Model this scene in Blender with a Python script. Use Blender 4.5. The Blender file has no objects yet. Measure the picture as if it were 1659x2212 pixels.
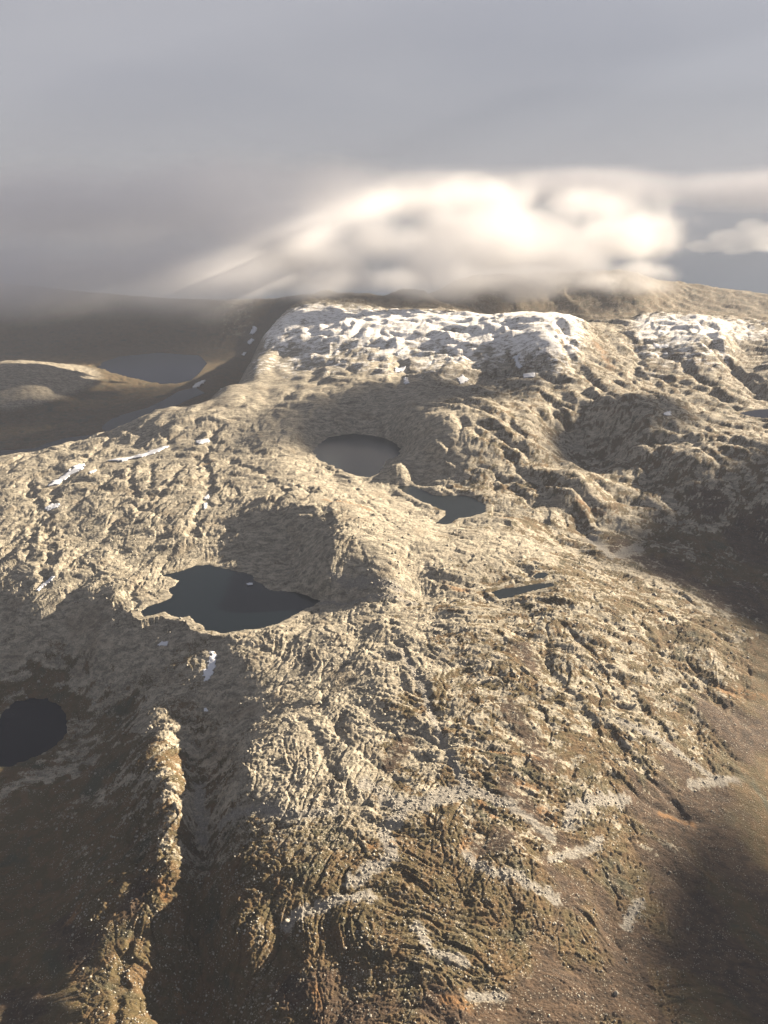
import bpy, math, random, bmesh
import numpy as np
random.seed(7)
rng = np.random.default_rng(7)
sc = bpy.context.scene
col = sc.collection
R = math.radians

# ------------------------------------------------------------------ camera
CAM_Z = 1000.0
F = 1720.0            # focal length in units of the 1659 x 2212 layout sheet
CX, CY = 829.5, 1106.0
PITCH = R(21.2)
cam_data = bpy.data.cameras.new('camera')
cam_data.sensor_fit = 'VERTICAL'
cam_data.sensor_height = 36.0
cam_data.lens = 36.0 * F / 2212.0
cam_data.clip_start = 1.0
cam_data.clip_end = 200000.0
cam = bpy.data.objects.new('camera', cam_data)
col.objects.link(cam)
cam.location = (0, 0, CAM_Z)
cam.rotation_euler = (math.pi / 2 - PITCH, 0, 0)
sc.camera = cam

# ------------------------------------------------------------------ light
SUN_EL = 18.3
SUN_AZ = 32.0         # degrees behind the picture's right hand side
sun_data = bpy.data.lights.new('sun', 'SUN')
sun_data.energy = 5.0
sun_data.angle = R(0.6)
sun_data.color = (1.0, 0.84, 0.64)
sun = bpy.data.objects.new('sun', sun_data)
col.objects.link(sun)
from mathutils import Vector
SD = Vector((math.cos(R(SUN_EL)) * math.cos(R(SUN_AZ)), math.cos(R(SUN_EL)) * math.sin(R(SUN_AZ)), math.sin(R(SUN_EL))))
sun.rotation_euler = SD.to_track_quat('Z', 'Y').to_euler()
sun.location = (3000, 1200, 3000)

world = bpy.data.worlds.new('World')
sc.world = world
world.use_nodes = True
wt = world.node_tree
wt.nodes.clear()
w_out = wt.nodes.new('ShaderNodeOutputWorld')
w_sky = wt.nodes.new('ShaderNodeTexSky')
w_sky.sky_type = 'NISHITA'
w_sky.sun_disc = False
w_sky.sun_elevation = R(SUN_EL)
w_sky.sun_rotation = R(90 - SUN_AZ)
w_sky.altitude = 1500
w_bg = wt.nodes.new('ShaderNodeBackground')
w_bg.inputs['Strength'].default_value = 0.05
wt.links.new(w_sky.outputs[0], w_bg.inputs['Color'])
w_tc = wt.nodes.new('ShaderNodeTexCoord')
w_map = wt.nodes.new('ShaderNodeMapping')
w_map.inputs['Scale'].default_value = (1.0, 1.0, 2.6)
w_n = wt.nodes.new('ShaderNodeTexNoise')
w_n.inputs['Scale'].default_value = 1.7
w_n.inputs['Detail'].default_value = 4.0
w_n.inputs['Roughness'].default_value = 0.45
w_n.inputs['Distortion'].default_value = 0.5
wt.links.new(w_tc.outputs['Generated'], w_map.inputs[0])
wt.links.new(w_map.outputs[0], w_n.inputs['Vector'])
w_ramp = wt.nodes.new('ShaderNodeValToRGB')
w_ramp.color_ramp.elements[0].position = 0.3
w_ramp.color_ramp.elements[0].color = (0.041, 0.0415, 0.050, 1)
w_ramp.color_ramp.elements[1].position = 0.7
w_ramp.color_ramp.elements[1].color = (0.058, 0.057, 0.062, 1)
wt.links.new(w_n.outputs['Fac'], w_ramp.inputs[0])
w_cloud = wt.nodes.new('ShaderNodeBackground')
wt.links.new(w_ramp.outputs[0], w_cloud.inputs['Color'])
w_mix = wt.nodes.new('ShaderNodeMixShader')
w_mix.inputs[0].default_value = 0.96
wt.links.new(w_bg.outputs[0], w_mix.inputs[1])
wt.links.new(w_cloud.outputs[0], w_mix.inputs[2])
wt.links.new(w_mix.outputs[0], w_out.inputs['Surface'])

sc.view_settings.view_transform = 'Standard'
sc.view_settings.look = 'None'
sc.view_settings.gamma = 1.0
sc.view_settings.use_curve_mapping = False
sc.view_settings.exposure = 2.85
sc.cycles.max_bounces = 8
sc.cycles.diffuse_bounces = 2
sc.cycles.glossy_bounces = 2
sc.cycles.volume_bounces = 6
sc.cycles.transparent_max_bounces = 8

# ------------------------------------------------------------------ noise and geometry helpers
def _hash(ix, iy, seed):
    h = (ix.astype(np.int64) * 374761393 + iy.astype(np.int64) * 668265263 + seed * 974634777) & 0xffffffff
    h = ((h ^ (h >> 13)) * 1274126177) & 0xffffffff
    return (h ^ (h >> 16)) & 0xffff

_ang = np.linspace(0, 2 * np.pi, 257)[:-1]
_GX, _GY = np.cos(_ang).astype(np.float32), np.sin(_ang).astype(np.float32)

def pnoise(x, y, seed=0):
    xi, yi = np.floor(x), np.floor(y)
    fx, fy = (x - xi).astype(np.float32), (y - yi).astype(np.float32)
    xi, yi = xi.astype(np.int64), yi.astype(np.int64)
    u = fx * fx * fx * (fx * (fx * 6 - 15) + 10)
    v = fy * fy * fy * (fy * (fy * 6 - 15) + 10)
    def g(dx, dy):
        k = _hash(xi + dx, yi + dy, seed) & 255
        return _GX[k] * (fx - dx) + _GY[k] * (fy - dy)
    a, b, c, d = g(0, 0), g(1, 0), g(0, 1), g(1, 1)
    return ((a * (1 - u) + b * u) * (1 - v) + (c * (1 - u) + d * u) * v) * 1.5

def worley(x, y, seed=0):
    xi, yi = np.floor(x).astype(np.int64), np.floor(y).astype(np.int64)
    f1 = np.full(x.shape, 9.0, np.float32); f2 = f1.copy(); cid = np.zeros(x.shape, np.int64); ox = np.zeros(x.shape, np.float32); oy = ox.copy()
    for dx in (-1, 0, 1):
        for dy in (-1, 0, 1):
            cx, cy = xi + dx, yi + dy
            px = cx + (_hash(cx, cy, seed) / 65535.0)
            py = cy + (_hash(cx, cy, seed + 91) / 65535.0)
            d = np.sqrt((px - x) ** 2 + (py - y) ** 2).astype(np.float32)
            m = d < f1
            f2 = np.where(m, f1, np.minimum(f2, d))
            cid = np.where(m, _hash(cx, cy, seed + 17), cid); ox = np.where(m, px - x, ox); oy = np.where(m, py - y, oy)
            f1 = np.where(m, d, f1)
    WOFF[0] = ox; WOFF[1] = oy
    return f1, f2, cid / 65535.0
WOFF = [None, None]
def facet(x, y, seed, edge=0.12):
    '''angular blocks: each cell is a tilted plane with a thin crack round it; about -0.5 to 0.5'''
    f1, f2, c = worley(x, y, seed)
    a = c * 40.0
    return (np.cos(a) * WOFF[0] + np.sin(a) * WOFF[1]) * 0.75 + (c * 7 % 1 - 0.5) * 0.5, 1 - sstep(0, edge, f2 - f1)

def sstep(a, b, x):
    t = np.clip((x - a) / (b - a), 0, 1)
    return t * t * (3 - 2 * t)

def ray(x, y):
    dx = (x - CX) / F
    up = (CY - y) / F
    return dx, math.cos(PITCH) + up * math.sin(PITCH), -math.sin(PITCH) + up * math.cos(PITCH)

def at(x, y, z):
    """a place seen at (x, y) of the layout sheet whose height is z"""
    a, b, c = ray(x, y)
    t = (z - CAM_Z) / c
    return a * t, b * t

def atd(x, y, Y):
    a, b, c = ray(x, y)
    return a / b * Y, Y, CAM_Z + c / b * Y

# ------------------------------------------------------------------ broad shape of the land
CTRL = [
 # foreground whaleback
 (829,2212,-85),(829,2420,-90),(600,2212,-105),(1000,2212,-100),(1200,2212,-140),(1400,2212,-190),(1659,2212,-270),(1659,2420,-270),
 (850,2050,-68),(600,2050,-70),(700,2050,-68),(1100,2050,-105),(1350,2050,-185),(1659,2050,-295),
 (850,1900,-50),(650,1900,-32),(540,1900,-42),(1100,1900,-80),(1300,1900,-145),(1500,1880,-235),(1659,1850,-290),
 (560,1750,-24),(700,1750,-14),(900,1750,-35),(1100,1720,-50),(1300,1720,-105),(1500,1700,-190),(1659,1680,-250),
 (620,1600,-8),(800,1580,-8),(1000,1560,-12),(1200,1560,-45),(1400,1560,-105),(1600,1560,-180),
 (650,1450,-2),(560,1500,-18),(800,1430,20),(1000,1430,12),(1200,1430,-15),(1400,1430,-70),(1600,1450,-140),
 (700,1340,10),(850,1330,30),(1000,1330,32),(1200,1320,15),(1400,1330,-40),(1550,1350,-90),(1659,1380,-140),
 (500,1375,4),(600,1350,5),(690,1305,5),(470,1390,-6),
 # valley on the right
 (1659,1330,-190),(1500,1250,-112),(1400,1200,-78),(1250,1130,-40),(1150,1100,10),(1659,1250,-150),(1659,1150,-100),(1550,1150,-82),
 (1850,1300,-230),(1850,1500,-330),(1850,1900,-380),(1850,2200,-380),(2200,1300,-230),(2200,2000,-380),
 # gully left of the whaleback, then a narrow ridge
 (430,1500,-48),(430,1600,-88),(434,1700,-108),(436,1850,-122),(438,2000,-132),(450,2150,-150),
 (520,1650,-30),(500,1800,-46),(490,2000,-62),(470,1700,-64),(465,1850,-80),(465,2000,-98),
 (345,1560,-66),(375,1660,-54),(390,1760,-50),(378,1880,-64),(350,1980,-88),(325,2080,-102),
 (300,1650,-76),(335,1740,-60),(328,1840,-68),(275,1800,-92),(240,1840,-118),(210,1880,-112),(170,1980,-118),(200,1700,-156),(150,1800,-174),(60,1800,-196),(100,1930,-184),(0,1750,-200),
 (0,1900,-182),(50,2100,-145),(0,2212,-140),(200,2100,-96),(300,2212,-92),(150,2212,-98),(-250,1900,-225),(-250,2212,-180),(-250,1600,-225),
 # hollow with the dark tarn
 (70,1480,-158),(0,1480,-158),(150,1490,-156),(200,1560,-162),(170,1640,-168),(60,1680,-170),(260,1480,-105),(300,1430,-60),(150,1420,-110),(30,1420,-112),
 (230,1400,-55),(100,1365,-60),(100,1330,-32),(330,1370,-18),(-150,1400,-80),
 # pale plateau on the left
 (0,1240,-14),(0,1100,0),(100,1150,8),(200,1200,15),(300,1250,10),(350,1300,4),(250,1320,0),(150,1290,-6),(40,1310,-24),(400,1180,30),(300,1100,40),
 (200,1050,35),(100,1030,15),(0,1020,0),(400,1000,60),(300,950,45),(500,950,75),(500,1030,62),(600,1050,78),(600,980,80),
 (0,985,-15),(100,975,0),(200,955,20),(280,915,45),(350,885,60),(440,868,90),(480,840,112),(620,900,110),(560,870,120),(640,940,85),(640,1000,75),
 (700,1050,80),(715,1120,114),(702,1180,100),(700,1240,62),(694,1275,28),(770,1200,94),(850,1235,64),(820,1130,98),(760,1270,34),(900,1150,80),(900,1210,60),(900,1285,18),
 (1000,1200,45),(1000,1280,14),(1100,1180,30),(1000,1145,40),(1200,1230,8),(1300,1240,-30),(1050,1250,14),
 (430,1130,50),(500,1080,66),(560,1105,78),(630,1115,86),(640,1215,8),(560,1222,5),(480,1200,8),(420,1210,6),(620,1170,30),(520,1150,40),
 # tarn under the head wall and the hills right of it
 (660,1000,62),(700,1040,52),(862,1003,86),(770,1038,48),(905,1030,32),(950,955,135),(1000,900,190),(950,872,200),(1050,860,195),(1190,868,150),(1000,1000,86),
 (1050,1040,50),(900,935,125),(870,900,140),(900,850,190),(700,930,58),(760,925,58),(830,930,66),(700,880,130),(780,868,142),(850,850,168),(800,825,184),(700,838,152),(650,900,112),
 (1150,940,130),(1100,980,96),(1180,1010,60),(1280,975,0),(1300,1005,-5),(1235,930,60),(1250,1050,52),(1200,1095,10),(1330,1085,-15),
 (1400,900,155),(1375,935,110),(1340,960,40),(1450,950,95),(1420,1010,25),(1500,1000,70),(1500,1060,0),(1600,970,95),(1600,1050,15),(1659,1000,70),(1450,1120,-60),
 (1600,1120,-70),(1659,1080,0),(1340,880,160),(1550,900,90),(1659,905,60),(1850,950,60),(1850,1100,-60),(1300,1150,-45),(1120,1040,50),
 # snowy massif
 (600,760,205),(560,800,160),(600,830,138),(700,780,200),(700,740,260),(640,705,305),(700,690,330),(800,700,330),(900,697,338),(1000,692,350),(1100,682,378),
 (1200,678,392),(900,760,240),(1000,760,250),(1100,740,292),(1100,800,190),(1000,810,180),(900,810,190),(1200,740,312),(1250,702,345),(1280,725,290),
 (1250,780,228),(1300,820,180),(1200,830,178),(1350,850,150),(900,684,150),(1100,675,180),
 (700,640,395),(760,640,395),(650,650,385),(840,655,330),(950,664,250),(1000,640,330),(900,620,400),(1000,600,420),(1100,645,280),(1200,652,230),
 (1300,684,150),(1300,640,260),(1450,640,200),(1480,612,240),(1659,640,150),(1600,630,185),(1659,690,50),(1850,655,130),(1400,610,330),(1300,600,400),
 (1290,697,298),(1400,677,315),(1520,674,315),(1600,690,285),(1659,705,255),(1850,735,200),(1400,760,200),(1480,742,236),(1450,800,158),(1550,780,182),
 (1600,800,130),(1659,800,145),(1400,840,122),(1500,860,92),(1600,870,72),(1659,860,62),(1400,688,150),(1560,730,250),(1590,760,160),
 # deep valley on the left
 (500,836,110),(540,780,182),(570,722,255),(620,672,345),(440,800,-300),(470,750,-190),(440,835,-430),(500,700,-90),(550,665,80),(400,850,-430),
 (60,770,-250),(60,850,-300),(100,800,-240),(0,780,-210),(145,850,-350),(165,800,-395),(0,900,-380),(100,900,-405),(200,880,-435),(200,830,-430),(300,860,-435),(150,930,-446),
 (300,740,-400),(300,700,-200),(300,660,0),(300,630,150),(100,700,-200),(100,650,50),(0,700,-150),(450,700,-100),(450,660,120),(450,640,220),
 (-250,800,-300),(-250,700,-150),(-250,950,-440),(-250,1100,-60),(-250,1250,-60),(-250,650,60),(100,985,-445),(300,935,-446),(-100,1000,-440),
]
LAKES = {
 'main': (0.0, [(303,1323),(320,1311),(350,1300),(377,1285),(363,1277),(370,1270),(388,1256),(372,1250),(352,1245),(352,1240),(370,1238),(395,1232),(414,1226),(422,1221),(450,1222),(495,1230),(530,1237),(550,1245),(548,1254),(570,1264),(580,1275),(605,1276),(630,1277),(665,1289),(692,1299),(675,1309),(640,1326),(600,1346),(560,1359),(525,1364),(495,1368),(470,1366),(445,1360),(435,1355),(425,1346),(420,1337),(410,1331),(390,1334),(370,1331),(355,1322),(335,1327),(310,1331)]),
 'upper': (40.0, [(675,975),(690,958),(712,945),(740,939),(765,937),(800,940),(835,948),(860,960),(868,972),(862,985),(845,990),(832,1000),(824,1015),(812,1026),(795,1032),(765,1026),(735,1014),(712,1003),(690,994)]),
 'lower': (27.0, [(858,1052),(885,1049),(910,1056),(930,1066),(945,1071),(975,1070),(1003,1070),(1022,1075),(1050,1092),(1045,1108),(1020,1115),(990,1119),(965,1134),(940,1130),(962,1112),(962,1104),(945,1097),(915,1085),(880,1068)]),
 'strip': (6.0, [(1062,1279),(1085,1272),(1120,1268),(1160,1261),(1190,1260),(1196,1266),(1165,1273),(1130,1281),(1100,1291),(1078,1294)]),
 'pond': (9.0, [(1150,1246),(1160,1238),(1176,1236),(1185,1241),(1175,1248),(1158,1250)]),
 'tarn': (-172.0, [(-30,1570),(0,1552),(15,1535),(38,1516),(70,1508),(102,1509),(128,1523),(143,1547),(145,1582),(122,1610),(90,1630),(55,1642),(30,1652),(8,1662),(-10,1650),(-30,1640)]),
 'fjord': (-450.0, [(200,801),(222,782),(262,770),(340,762),(430,768),(446,785),(430,805),(412,821),(380,828),(345,829),(300,822),(245,813)]),
 'reach': (-450.0, [(385,846),(420,838),(440,850),(400,866),(365,884),(330,897),(300,912),(262,932),(228,938),(222,922),(240,905),(272,893),(315,882),(350,866)]),
 'bay': (-450.0, [(-120,985),(-40,974),(30,972),(75,968),(100,958),(140,946),(185,941),(222,936),(235,945),(190,975),(120,1010),(0,1030),(-120,1030)]),
 'side': (62.0, [(1596,893),(1620,887),(1650,884),(1700,884),(1700,902),(1660,905),(1625,900)]),
}
P = []
for x, y, z in CTRL:
    wx, wy = at(x, y, z)
    P.append((wx / wy, math.log(wy), z))
for key, (z, poly) in LAKES.items():
    for x, y in poly[::3]:
        wx, wy = at(x, y, z)
        P.append((wx / wy, math.log(wy), z + 1))
for s in (-1.3, -0.8, -0.4, 0.0): P.append((s, math.log(10500), -60.0))
for s in (0.3, 0.6, 1.0, 1.3): P.append((s, math.log(11000), -720.0))
for s in (-1.2, 1.2):
    for Y in (560, 900, 1500, 2600, 4500, 7500):
        P.append((s, math.log(Y), (-200 if s < 0 else -330)))
for s, Y, z in [(-.1, 6200, 380), (-.1, 7000, 120), (0, 7500, 130), (-.205, 5000, -150), (-.2, 5600, -260), (-.232, 4300, -250), (-.195, 4600, -40), (0.1, 8500, 80), (.2, 9000, 40), (-.3, 9000, 100), (-.15, 9000, 60)]:
    P.append((s, math.log(Y), z))
P.append((0.0, math.log(540), -95)); P.append((0.35, math.log(540), -240)); P.append((-0.35, math.log(540), -160))
P = np.array(P)
TK = 0.62
cs, ct, cz = P[:, 0], P[:, 1] * TK, P[:, 2]
def _phi(d2): return 0.5 * d2 * np.log(d2 + 1e-12)
N = len(P)
K = _phi((cs[:, None] - cs) ** 2 + (ct[:, None] - ct) ** 2) + np.eye(N) * 2e-5
A = np.zeros((N + 3, N + 3)); A[:N, :N] = K
A[:N, N] = 1; A[:N, N + 1] = cs; A[:N, N + 2] = ct; A[N:, :N] = A[:N, N:].T
W = np.linalg.solve(A, np.concatenate([cz, [0, 0, 0]]))
GS = np.linspace(-1.35, 1.35, 420); GT = np.linspace(math.log(500), math.log(12500), 460)
gs, gt = np.meshgrid(GS, GT)
base = (W[N] + W[N + 1] * gs + W[N + 2] * gt * TK)
for i in range(N):
    base += W[i] * _phi((gs - cs[i]) ** 2 + (gt * TK - ct[i]) ** 2)

def far_left(s_, Y_):
    X_ = s_ * Y_
    v = -452 + 560 * np.clip((Y_ - 8150 + 500 * np.sin(X_ / 1300.0)) / 2200, 0, 1.3) ** 1.3
    v = v + 235 * np.exp(-((X_ + 3080) / 620) ** 2 - ((Y_ - 6500) / 780) ** 2) + 60 * np.exp(-((X_ + 2700) / 200) ** 2 - ((Y_ - 5950) / 330) ** 2)
    return v
_Y = np.exp(gt)
base = np.where((_Y > 4400) & (base > 385), 385 + (base - 385) * 0.12, base)
_sc = np.interp(_Y, [3900, 4200, 4450, 4950, 5410, 6500, 9000], [-.215, -.195, -.170, -.152, -.122, -.06, -.02])
_w = np.clip((_sc - gs) / 0.115, 0, 1) ** 1.15
_v = np.clip((_Y - 4150) / 500, 0, 1); _v = _v * _v * (3 - 2 * _v)
base = base * (1 - _w * _v) + far_left(gs, _Y) * _w * _v

def bilin(gx, gy, G, x, y):
    fx = np.clip((x - gx[0]) / (gx[1] - gx[0]), 0, len(gx) - 1.001)
    fy = np.clip((y - gy[0]) / (gy[1] - gy[0]), 0, len(gy) - 1.001)
    i = fx.astype(int); j = fy.astype(int); a = fx - i; b = fy - j
    return (G[j, i] * (1 - a) + G[j, i + 1] * a) * (1 - b) + (G[j + 1, i] * (1 - a) + G[j + 1, i + 1] * a) * b

# ------------------------------------------------------------------ the sheet of vertices, denser near the view
def warp_axis(n, lo, hi, dens):
    q = np.exp(np.linspace(math.log(lo), math.log(hi), 6000))
    d = dens(q); c = np.concatenate([[0], np.cumsum((d[1:] + d[:-1]) / 2 * np.diff(q))]); c /= c[-1]
    return np.interp(np.linspace(0, 1, n), c, q)
YS = np.concatenate([warp_axis(1270, 560, 11000, lambda q: 1 / q ** 2 + 1 / (q * 4200)), np.exp(np.linspace(math.log(11100), math.log(90000), 36))])
XS = np.concatenate([np.linspace(-1.3, -0.545, 50)[:-1], np.linspace(-0.54, 0.54, 830), np.linspace(0.545, 1.3, 50)[1:]])
S, Yg = np.meshgrid(XS, YS)
X = S * Yg
dY = np.gradient(YS)[:, None] * np.ones_like(S)
dX = np.gradient(XS)[None, :] * Yg
T = np.log(Yg)
H = bilin(GS, GT, base, np.clip(S, -1.34, 1.34), np.clip(T, GT[0], GT[-1]))
smooth_base = H.copy()

def grid_height(x, y, G=None):
    G = H if G is None else G
    x = np.asarray(x, float); y = np.asarray(y, float)
    s = x / y
    i = np.clip(np.searchsorted(XS, s) - 1, 0, len(XS) - 2); j = np.clip(np.searchsorted(YS, y) - 1, 0, len(YS) - 2)
    a = (s - XS[i]) / (XS[i + 1] - XS[i]); b = (y - YS[j]) / (YS[j + 1] - YS[j])
    return (G[j, i] * (1 - a) + G[j, i + 1] * a) * (1 - b) + (G[j + 1, i] * (1 - a) + G[j + 1, i + 1] * a) * b

def hit(x, y, G=None):
    """first place of the land met when looking at (x, y) of the layout sheet"""
    G = H if G is None else G
    x = np.atleast_1d(np.asarray(x, float)); y = np.atleast_1d(np.asarray(y, float))
    a, b, c = ray(x, y)
    ox = np.zeros_like(x); oy = np.full_like(x, np.nan)
    for k in range(len(x)):
        s = a[k] / b[k]
        i = int(np.clip(np.searchsorted(XS, s) - 1, 0, len(XS) - 2)); f = (s - XS[i]) / (XS[i + 1] - XS[i])
        prof = G[:, i] * (1 - f) + G[:, i + 1] * f
        d = prof - (CAM_Z + c[k] / b[k] * YS)
        w = np.nonzero(d > 0)[0]
        j = max(int(w[0]), 1) if len(w) else len(YS) - 40
        e = d[j - 1] / (d[j - 1] - d[j]) if d[j - 1] < 0 <= d[j] else 0.0
        oy[k] = YS[j - 1] + e * (YS[j] - YS[j - 1]); ox[k] = s * oy[k]
    return ox, oy

# distance field helpers on the sheet
def seg_dist(px, py, pts):
    """distance to a polyline and the position along it"""
    best = np.full(px.shape, 1e9)
    for (x0, y0), (x1, y1) in zip(pts[:-1], pts[1:]):
        vx, vy = x1 - x0, y1 - y0; L = vx * vx + vy * vy + 1e-9
        t = np.clip(((px - x0) * vx + (py - y0) * vy) / L, 0, 1)
        best = np.minimum(best, np.hypot(px - x0 - t * vx, py - y0 - t * vy))
    return best

def inside_poly(px, py, pts):
    ins = np.zeros(px.shape, bool)
    n = len(pts)
    for i in range(n):
        x0, y0 = pts[i]; x1, y1 = pts[(i + 1) % n]
        if y0 == y1: continue
        c = ((y0 > py) != (y1 > py)) & (px < (x1 - x0) * (py - y0) / (y1 - y0) + x0)
        ins ^= c
    return ins

def window(pts, margin):
    a = np.array(pts); y0, y1 = a[:, 1].min() - margin, a[:, 1].max() + margin
    j0, j1 = np.searchsorted(YS, y0), np.searchsorted(YS, y1)
    s = a[:, 0] / a[:, 1]; e = margin / max(y0, 400)
    i0, i1 = np.searchsorted(XS, s.min() - e), np.searchsorted(XS, s.max() + e)
    return slice(max(j0 - 1, 0), min(j1 + 1, len(YS))), slice(max(i0 - 1, 0), min(i1 + 1, len(XS)))

def ctr(pts, z=None):
    if z is None:
        a, b = hit([p[0] for p in pts], [p[1] for p in pts], smooth_base)
        return list(zip(a, b))
    return [at(x, y, z) for x, y in pts]

# ------------------------------------------------------------------ painted zones in world space (screes, heather, gullies)
def zone(polys, soft):
    m = np.zeros_like(H)
    for pts, width in polys:
        w = ctr(pts); mg = width * 3 + soft
        sl = window(w, mg)
        x, y = X[sl], Yg[sl]
        n = pnoise(x / (width * 1.3 + 6), y / (width * 1.3 + 6), 5) * width * 0.9 + pnoise(x / (width * .4 + 3), y / (width * .4 + 3), 6) * width * 0.5
        d = seg_dist(x, y, w) + n
        m[sl] = np.maximum(m[sl], 1 - sstep(width * 0.5, width + soft, d))
    return m

GULLY = [  # (points, half width m, depth m)
 ([(838,1335),(868,1400),(905,1470),(940,1550),(955,1610),(990,1665)], 9, 7),
 ([(860,1440),(875,1480),(930,1590)], 6, 4),
 ([(1180,1385),(1185,1440),(1215,1490),(1275,1550),(1330,1600),(1400,1680),(1480,1770)], 11, 9),
 ([(1215,1345),(1260,1390),(1330,1450),(1390,1530),(1450,1600)], 9, 7),
 ([(1050,1290),(1180,1300),(1290,1330),(1400,1390),(1500,1440)], 9, 6),
 ([(1370,1330),(1420,1400),(1480,1460),(1560,1520)], 10, 8),
 ([(655,1560),(690,1600),(720,1660),(760,1720)], 8, 6),
 ([(700,1490),(690,1530),(745,1600),(850,1680)], 6, 4),
 ([(500,1860),(600,1780),(720,1740),(830,1740)], 8, 6),
 ([(500,1960),(560,1920),(640,1850),(740,1800)], 8, 8),
 ([(990,1665),(900,1720),(830,1760)], 10, 4),
 ([(700,1290),(760,1300),(840,1300),(960,1303),(1040,1290)], 9, 6),
 ([(470,1400),(455,1440),(440,1500),(432,1600)], 12, 8),
 # plateau joints
 ([(255,925),(215,965),(170,1010),(120,1050),(100,1120),(105,1200),(90,1260)], 14, 12),
 ([(470,920),(440,980),(455,1040),(440,1090),(415,1150)], 14, 13),
 ([(290,985),(280,1040),(300,1075)], 9, 9),([(330,1000),(325,1050)], 8, 8),([(425,985),(430,1030)], 8, 8),([(395,1000),(370,1040),(330,1090),(250,1120),(220,1170),(170,1200)], 9, 8),
 ([(520,1005),(570,1020),(620,1060),(590,1100)], 9, 8),([(480,1080),(540,1060),(600,1040),(680,1060)], 9, 8),([(520,1100),(510,1140),(530,1170)], 8, 8),
 ([(150,1090),(200,1060),(260,1020)], 9, 8),([(60,1200),(70,1150),(90,1100),(60,1060)], 11, 11),([(0,1180),(40,1150)], 10, 9),([(0,1060),(60,1045),(110,1050)], 10, 9),
 ([(150,1380),(130,1320),(160,1260),(200,1240)], 11, 8),([(420,1100),(470,1090),(520,1060),(560,1050)], 7, 6),([(300,1310),(280,1280),(310,1255)], 7, 6),
 ([(715,1130),(700,1090),(730,1070),(800,1075)], 10, 8),([(770,1055),(800,1090),(860,1140)], 8, 6),([(890,1180),(920,1220),(960,1270)], 7, 5),
 # hills on the right
 ([(1190,870),(1210,900),(1250,950)], 24, 26),([(1100,905),(1130,930),(1110,960)], 16, 14),([(1010,915),(1060,950),(1120,1000),(1170,1060)], 20, 18),
 ([(1000,1010),(1060,1010),(1110,1050),(1160,1100)], 14, 12),([(1340,890),(1380,930),(1420,980),(1450,1040)], 18, 14),([(1440,900),(1500,950),(1560,1010),(1600,1060)], 18, 15),([(1530,910),(1600,960),(1659,1010)], 16, 12),
 # far faces
 ([(1215,700),(1230,760),(1270,810),(1330,860)], 26, 30),([(1350,720),(1380,760),(1370,820)], 28, 26),([(1530,700),(1545,750),(1590,800),(1640,850)], 34, 40),([(1440,760),(1500,800),(1560,860)], 26, 26),
 ([(860,770),(870,800),(850,840)], 26, 26),([(1100,770),(1090,800),(1000,830)], 26, 22),
 # lower left
 ([(250,1900),(240,1960),(160,2050),(60,2130)], 9, 9),([(10,1880),(25,2000),(15,2100),(40,2212)], 9, 10),([(300,1830),(290,1900),(260,1960)], 8, 7),([(300,2010),(260,2080),(250,2212)], 8, 8),
 ([(100,1980),(130,2060),(120,2140)], 7, 6),([(340,2212),(330,2150),(400,2080)], 6, 6),
]
gul = np.zeros_like(H)
for pts, hw, dep in GULLY:
    dep = dep * 0.7
    w = ctr(pts); sl = window(w, hw * 5)
    x, y = X[sl], Yg[sl]
    wx = pnoise(x / (hw * 3), y / (hw * 3), 31) * hw * 1.6; wy = pnoise(x / (hw * 3), y / (hw * 3), 32) * hw * 1.6
    d = seg_dist(x + wx, y + wy, w)
    gul[sl] = np.maximum(gul[sl], dep * (1 - sstep(0.15 * hw, hw * 2.0, d)))

SCREE = zone([
 ([(865,1400),(915,1490),(945,1580),(990,1665),(1010,1700)], 5),([(1010,1700),(940,1725),(880,1740),(820,1710),(790,1690)], 16),
 ([(1010,1705),(1090,1725),(1140,1760),(1190,1800)], 9),([(1240,1745),(1290,1730),(1350,1720)], 12),([(1240,1745),(1225,1780)], 8),([(880,1745),(830,1800),(850,1850),(760,1900)], 10),
 ([(1010,1845),(1050,1880),(1120,1900),(1200,1940)], 9),([(480,1780),(560,1740),(640,1760),(720,1740)], 10),([(1340,1560),(1420,1600),(1480,1640),(1560,1690)], 5),([(720,1240),(800,1260),(860,1270)], 14),
 ([(1490,1700),(1540,1690),(1590,1680)], 6),([(1380,1950),(1350,2000)], 6),([(1190,1850),(1270,1830),(1300,1810)], 5),([(620,1990),(700,1950),(800,1930)], 8),([(900,2000),(930,2060),(1000,2080)], 6),
 ([(1280,1160),(1320,1200),(1380,1180)], 22),([(430,1700),(440,1800)], 9),([(640,1290),(720,1300),(900,1303)], 4),([(1010,2150),(1090,2150)], 4)], 6)
HEATH = zone([
 ([(1500,1260),(1659,1330)], 110),([(1350,1190),(1450,1230)], 70),([(1659,1200),(1600,1150)], 160),([(1150,1440),(1130,1400)], 22),([(1100,1530),(1140,1590),(1180,1640)], 18),
 ([(1100,1700),(1180,1800),(1250,1850)], 20),([(1250,1960),(1350,2050)], 70),([(1350,2150),(1200,2180)], 70),([(1500,2000),(1650,2100)], 110),([(1500,1780),(1650,1900)], 100),([(1400,1750),(1450,1850)], 50),
 ([(950,2190),(1050,2200)], 30),([(840,1650),(880,1600)], 10),([(130,2000),(180,2060)], 18),([(20,2160),(80,2190)], 20),([(1450,1640),(1500,1700)], 30),([(1030,1830),(1100,1810)], 14),([(280,1960),(310,1900)], 10),
 ([(660,2140),(800,2190)], 30),([(1560,1560),(1659,1600)], 60)], 20)
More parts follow.
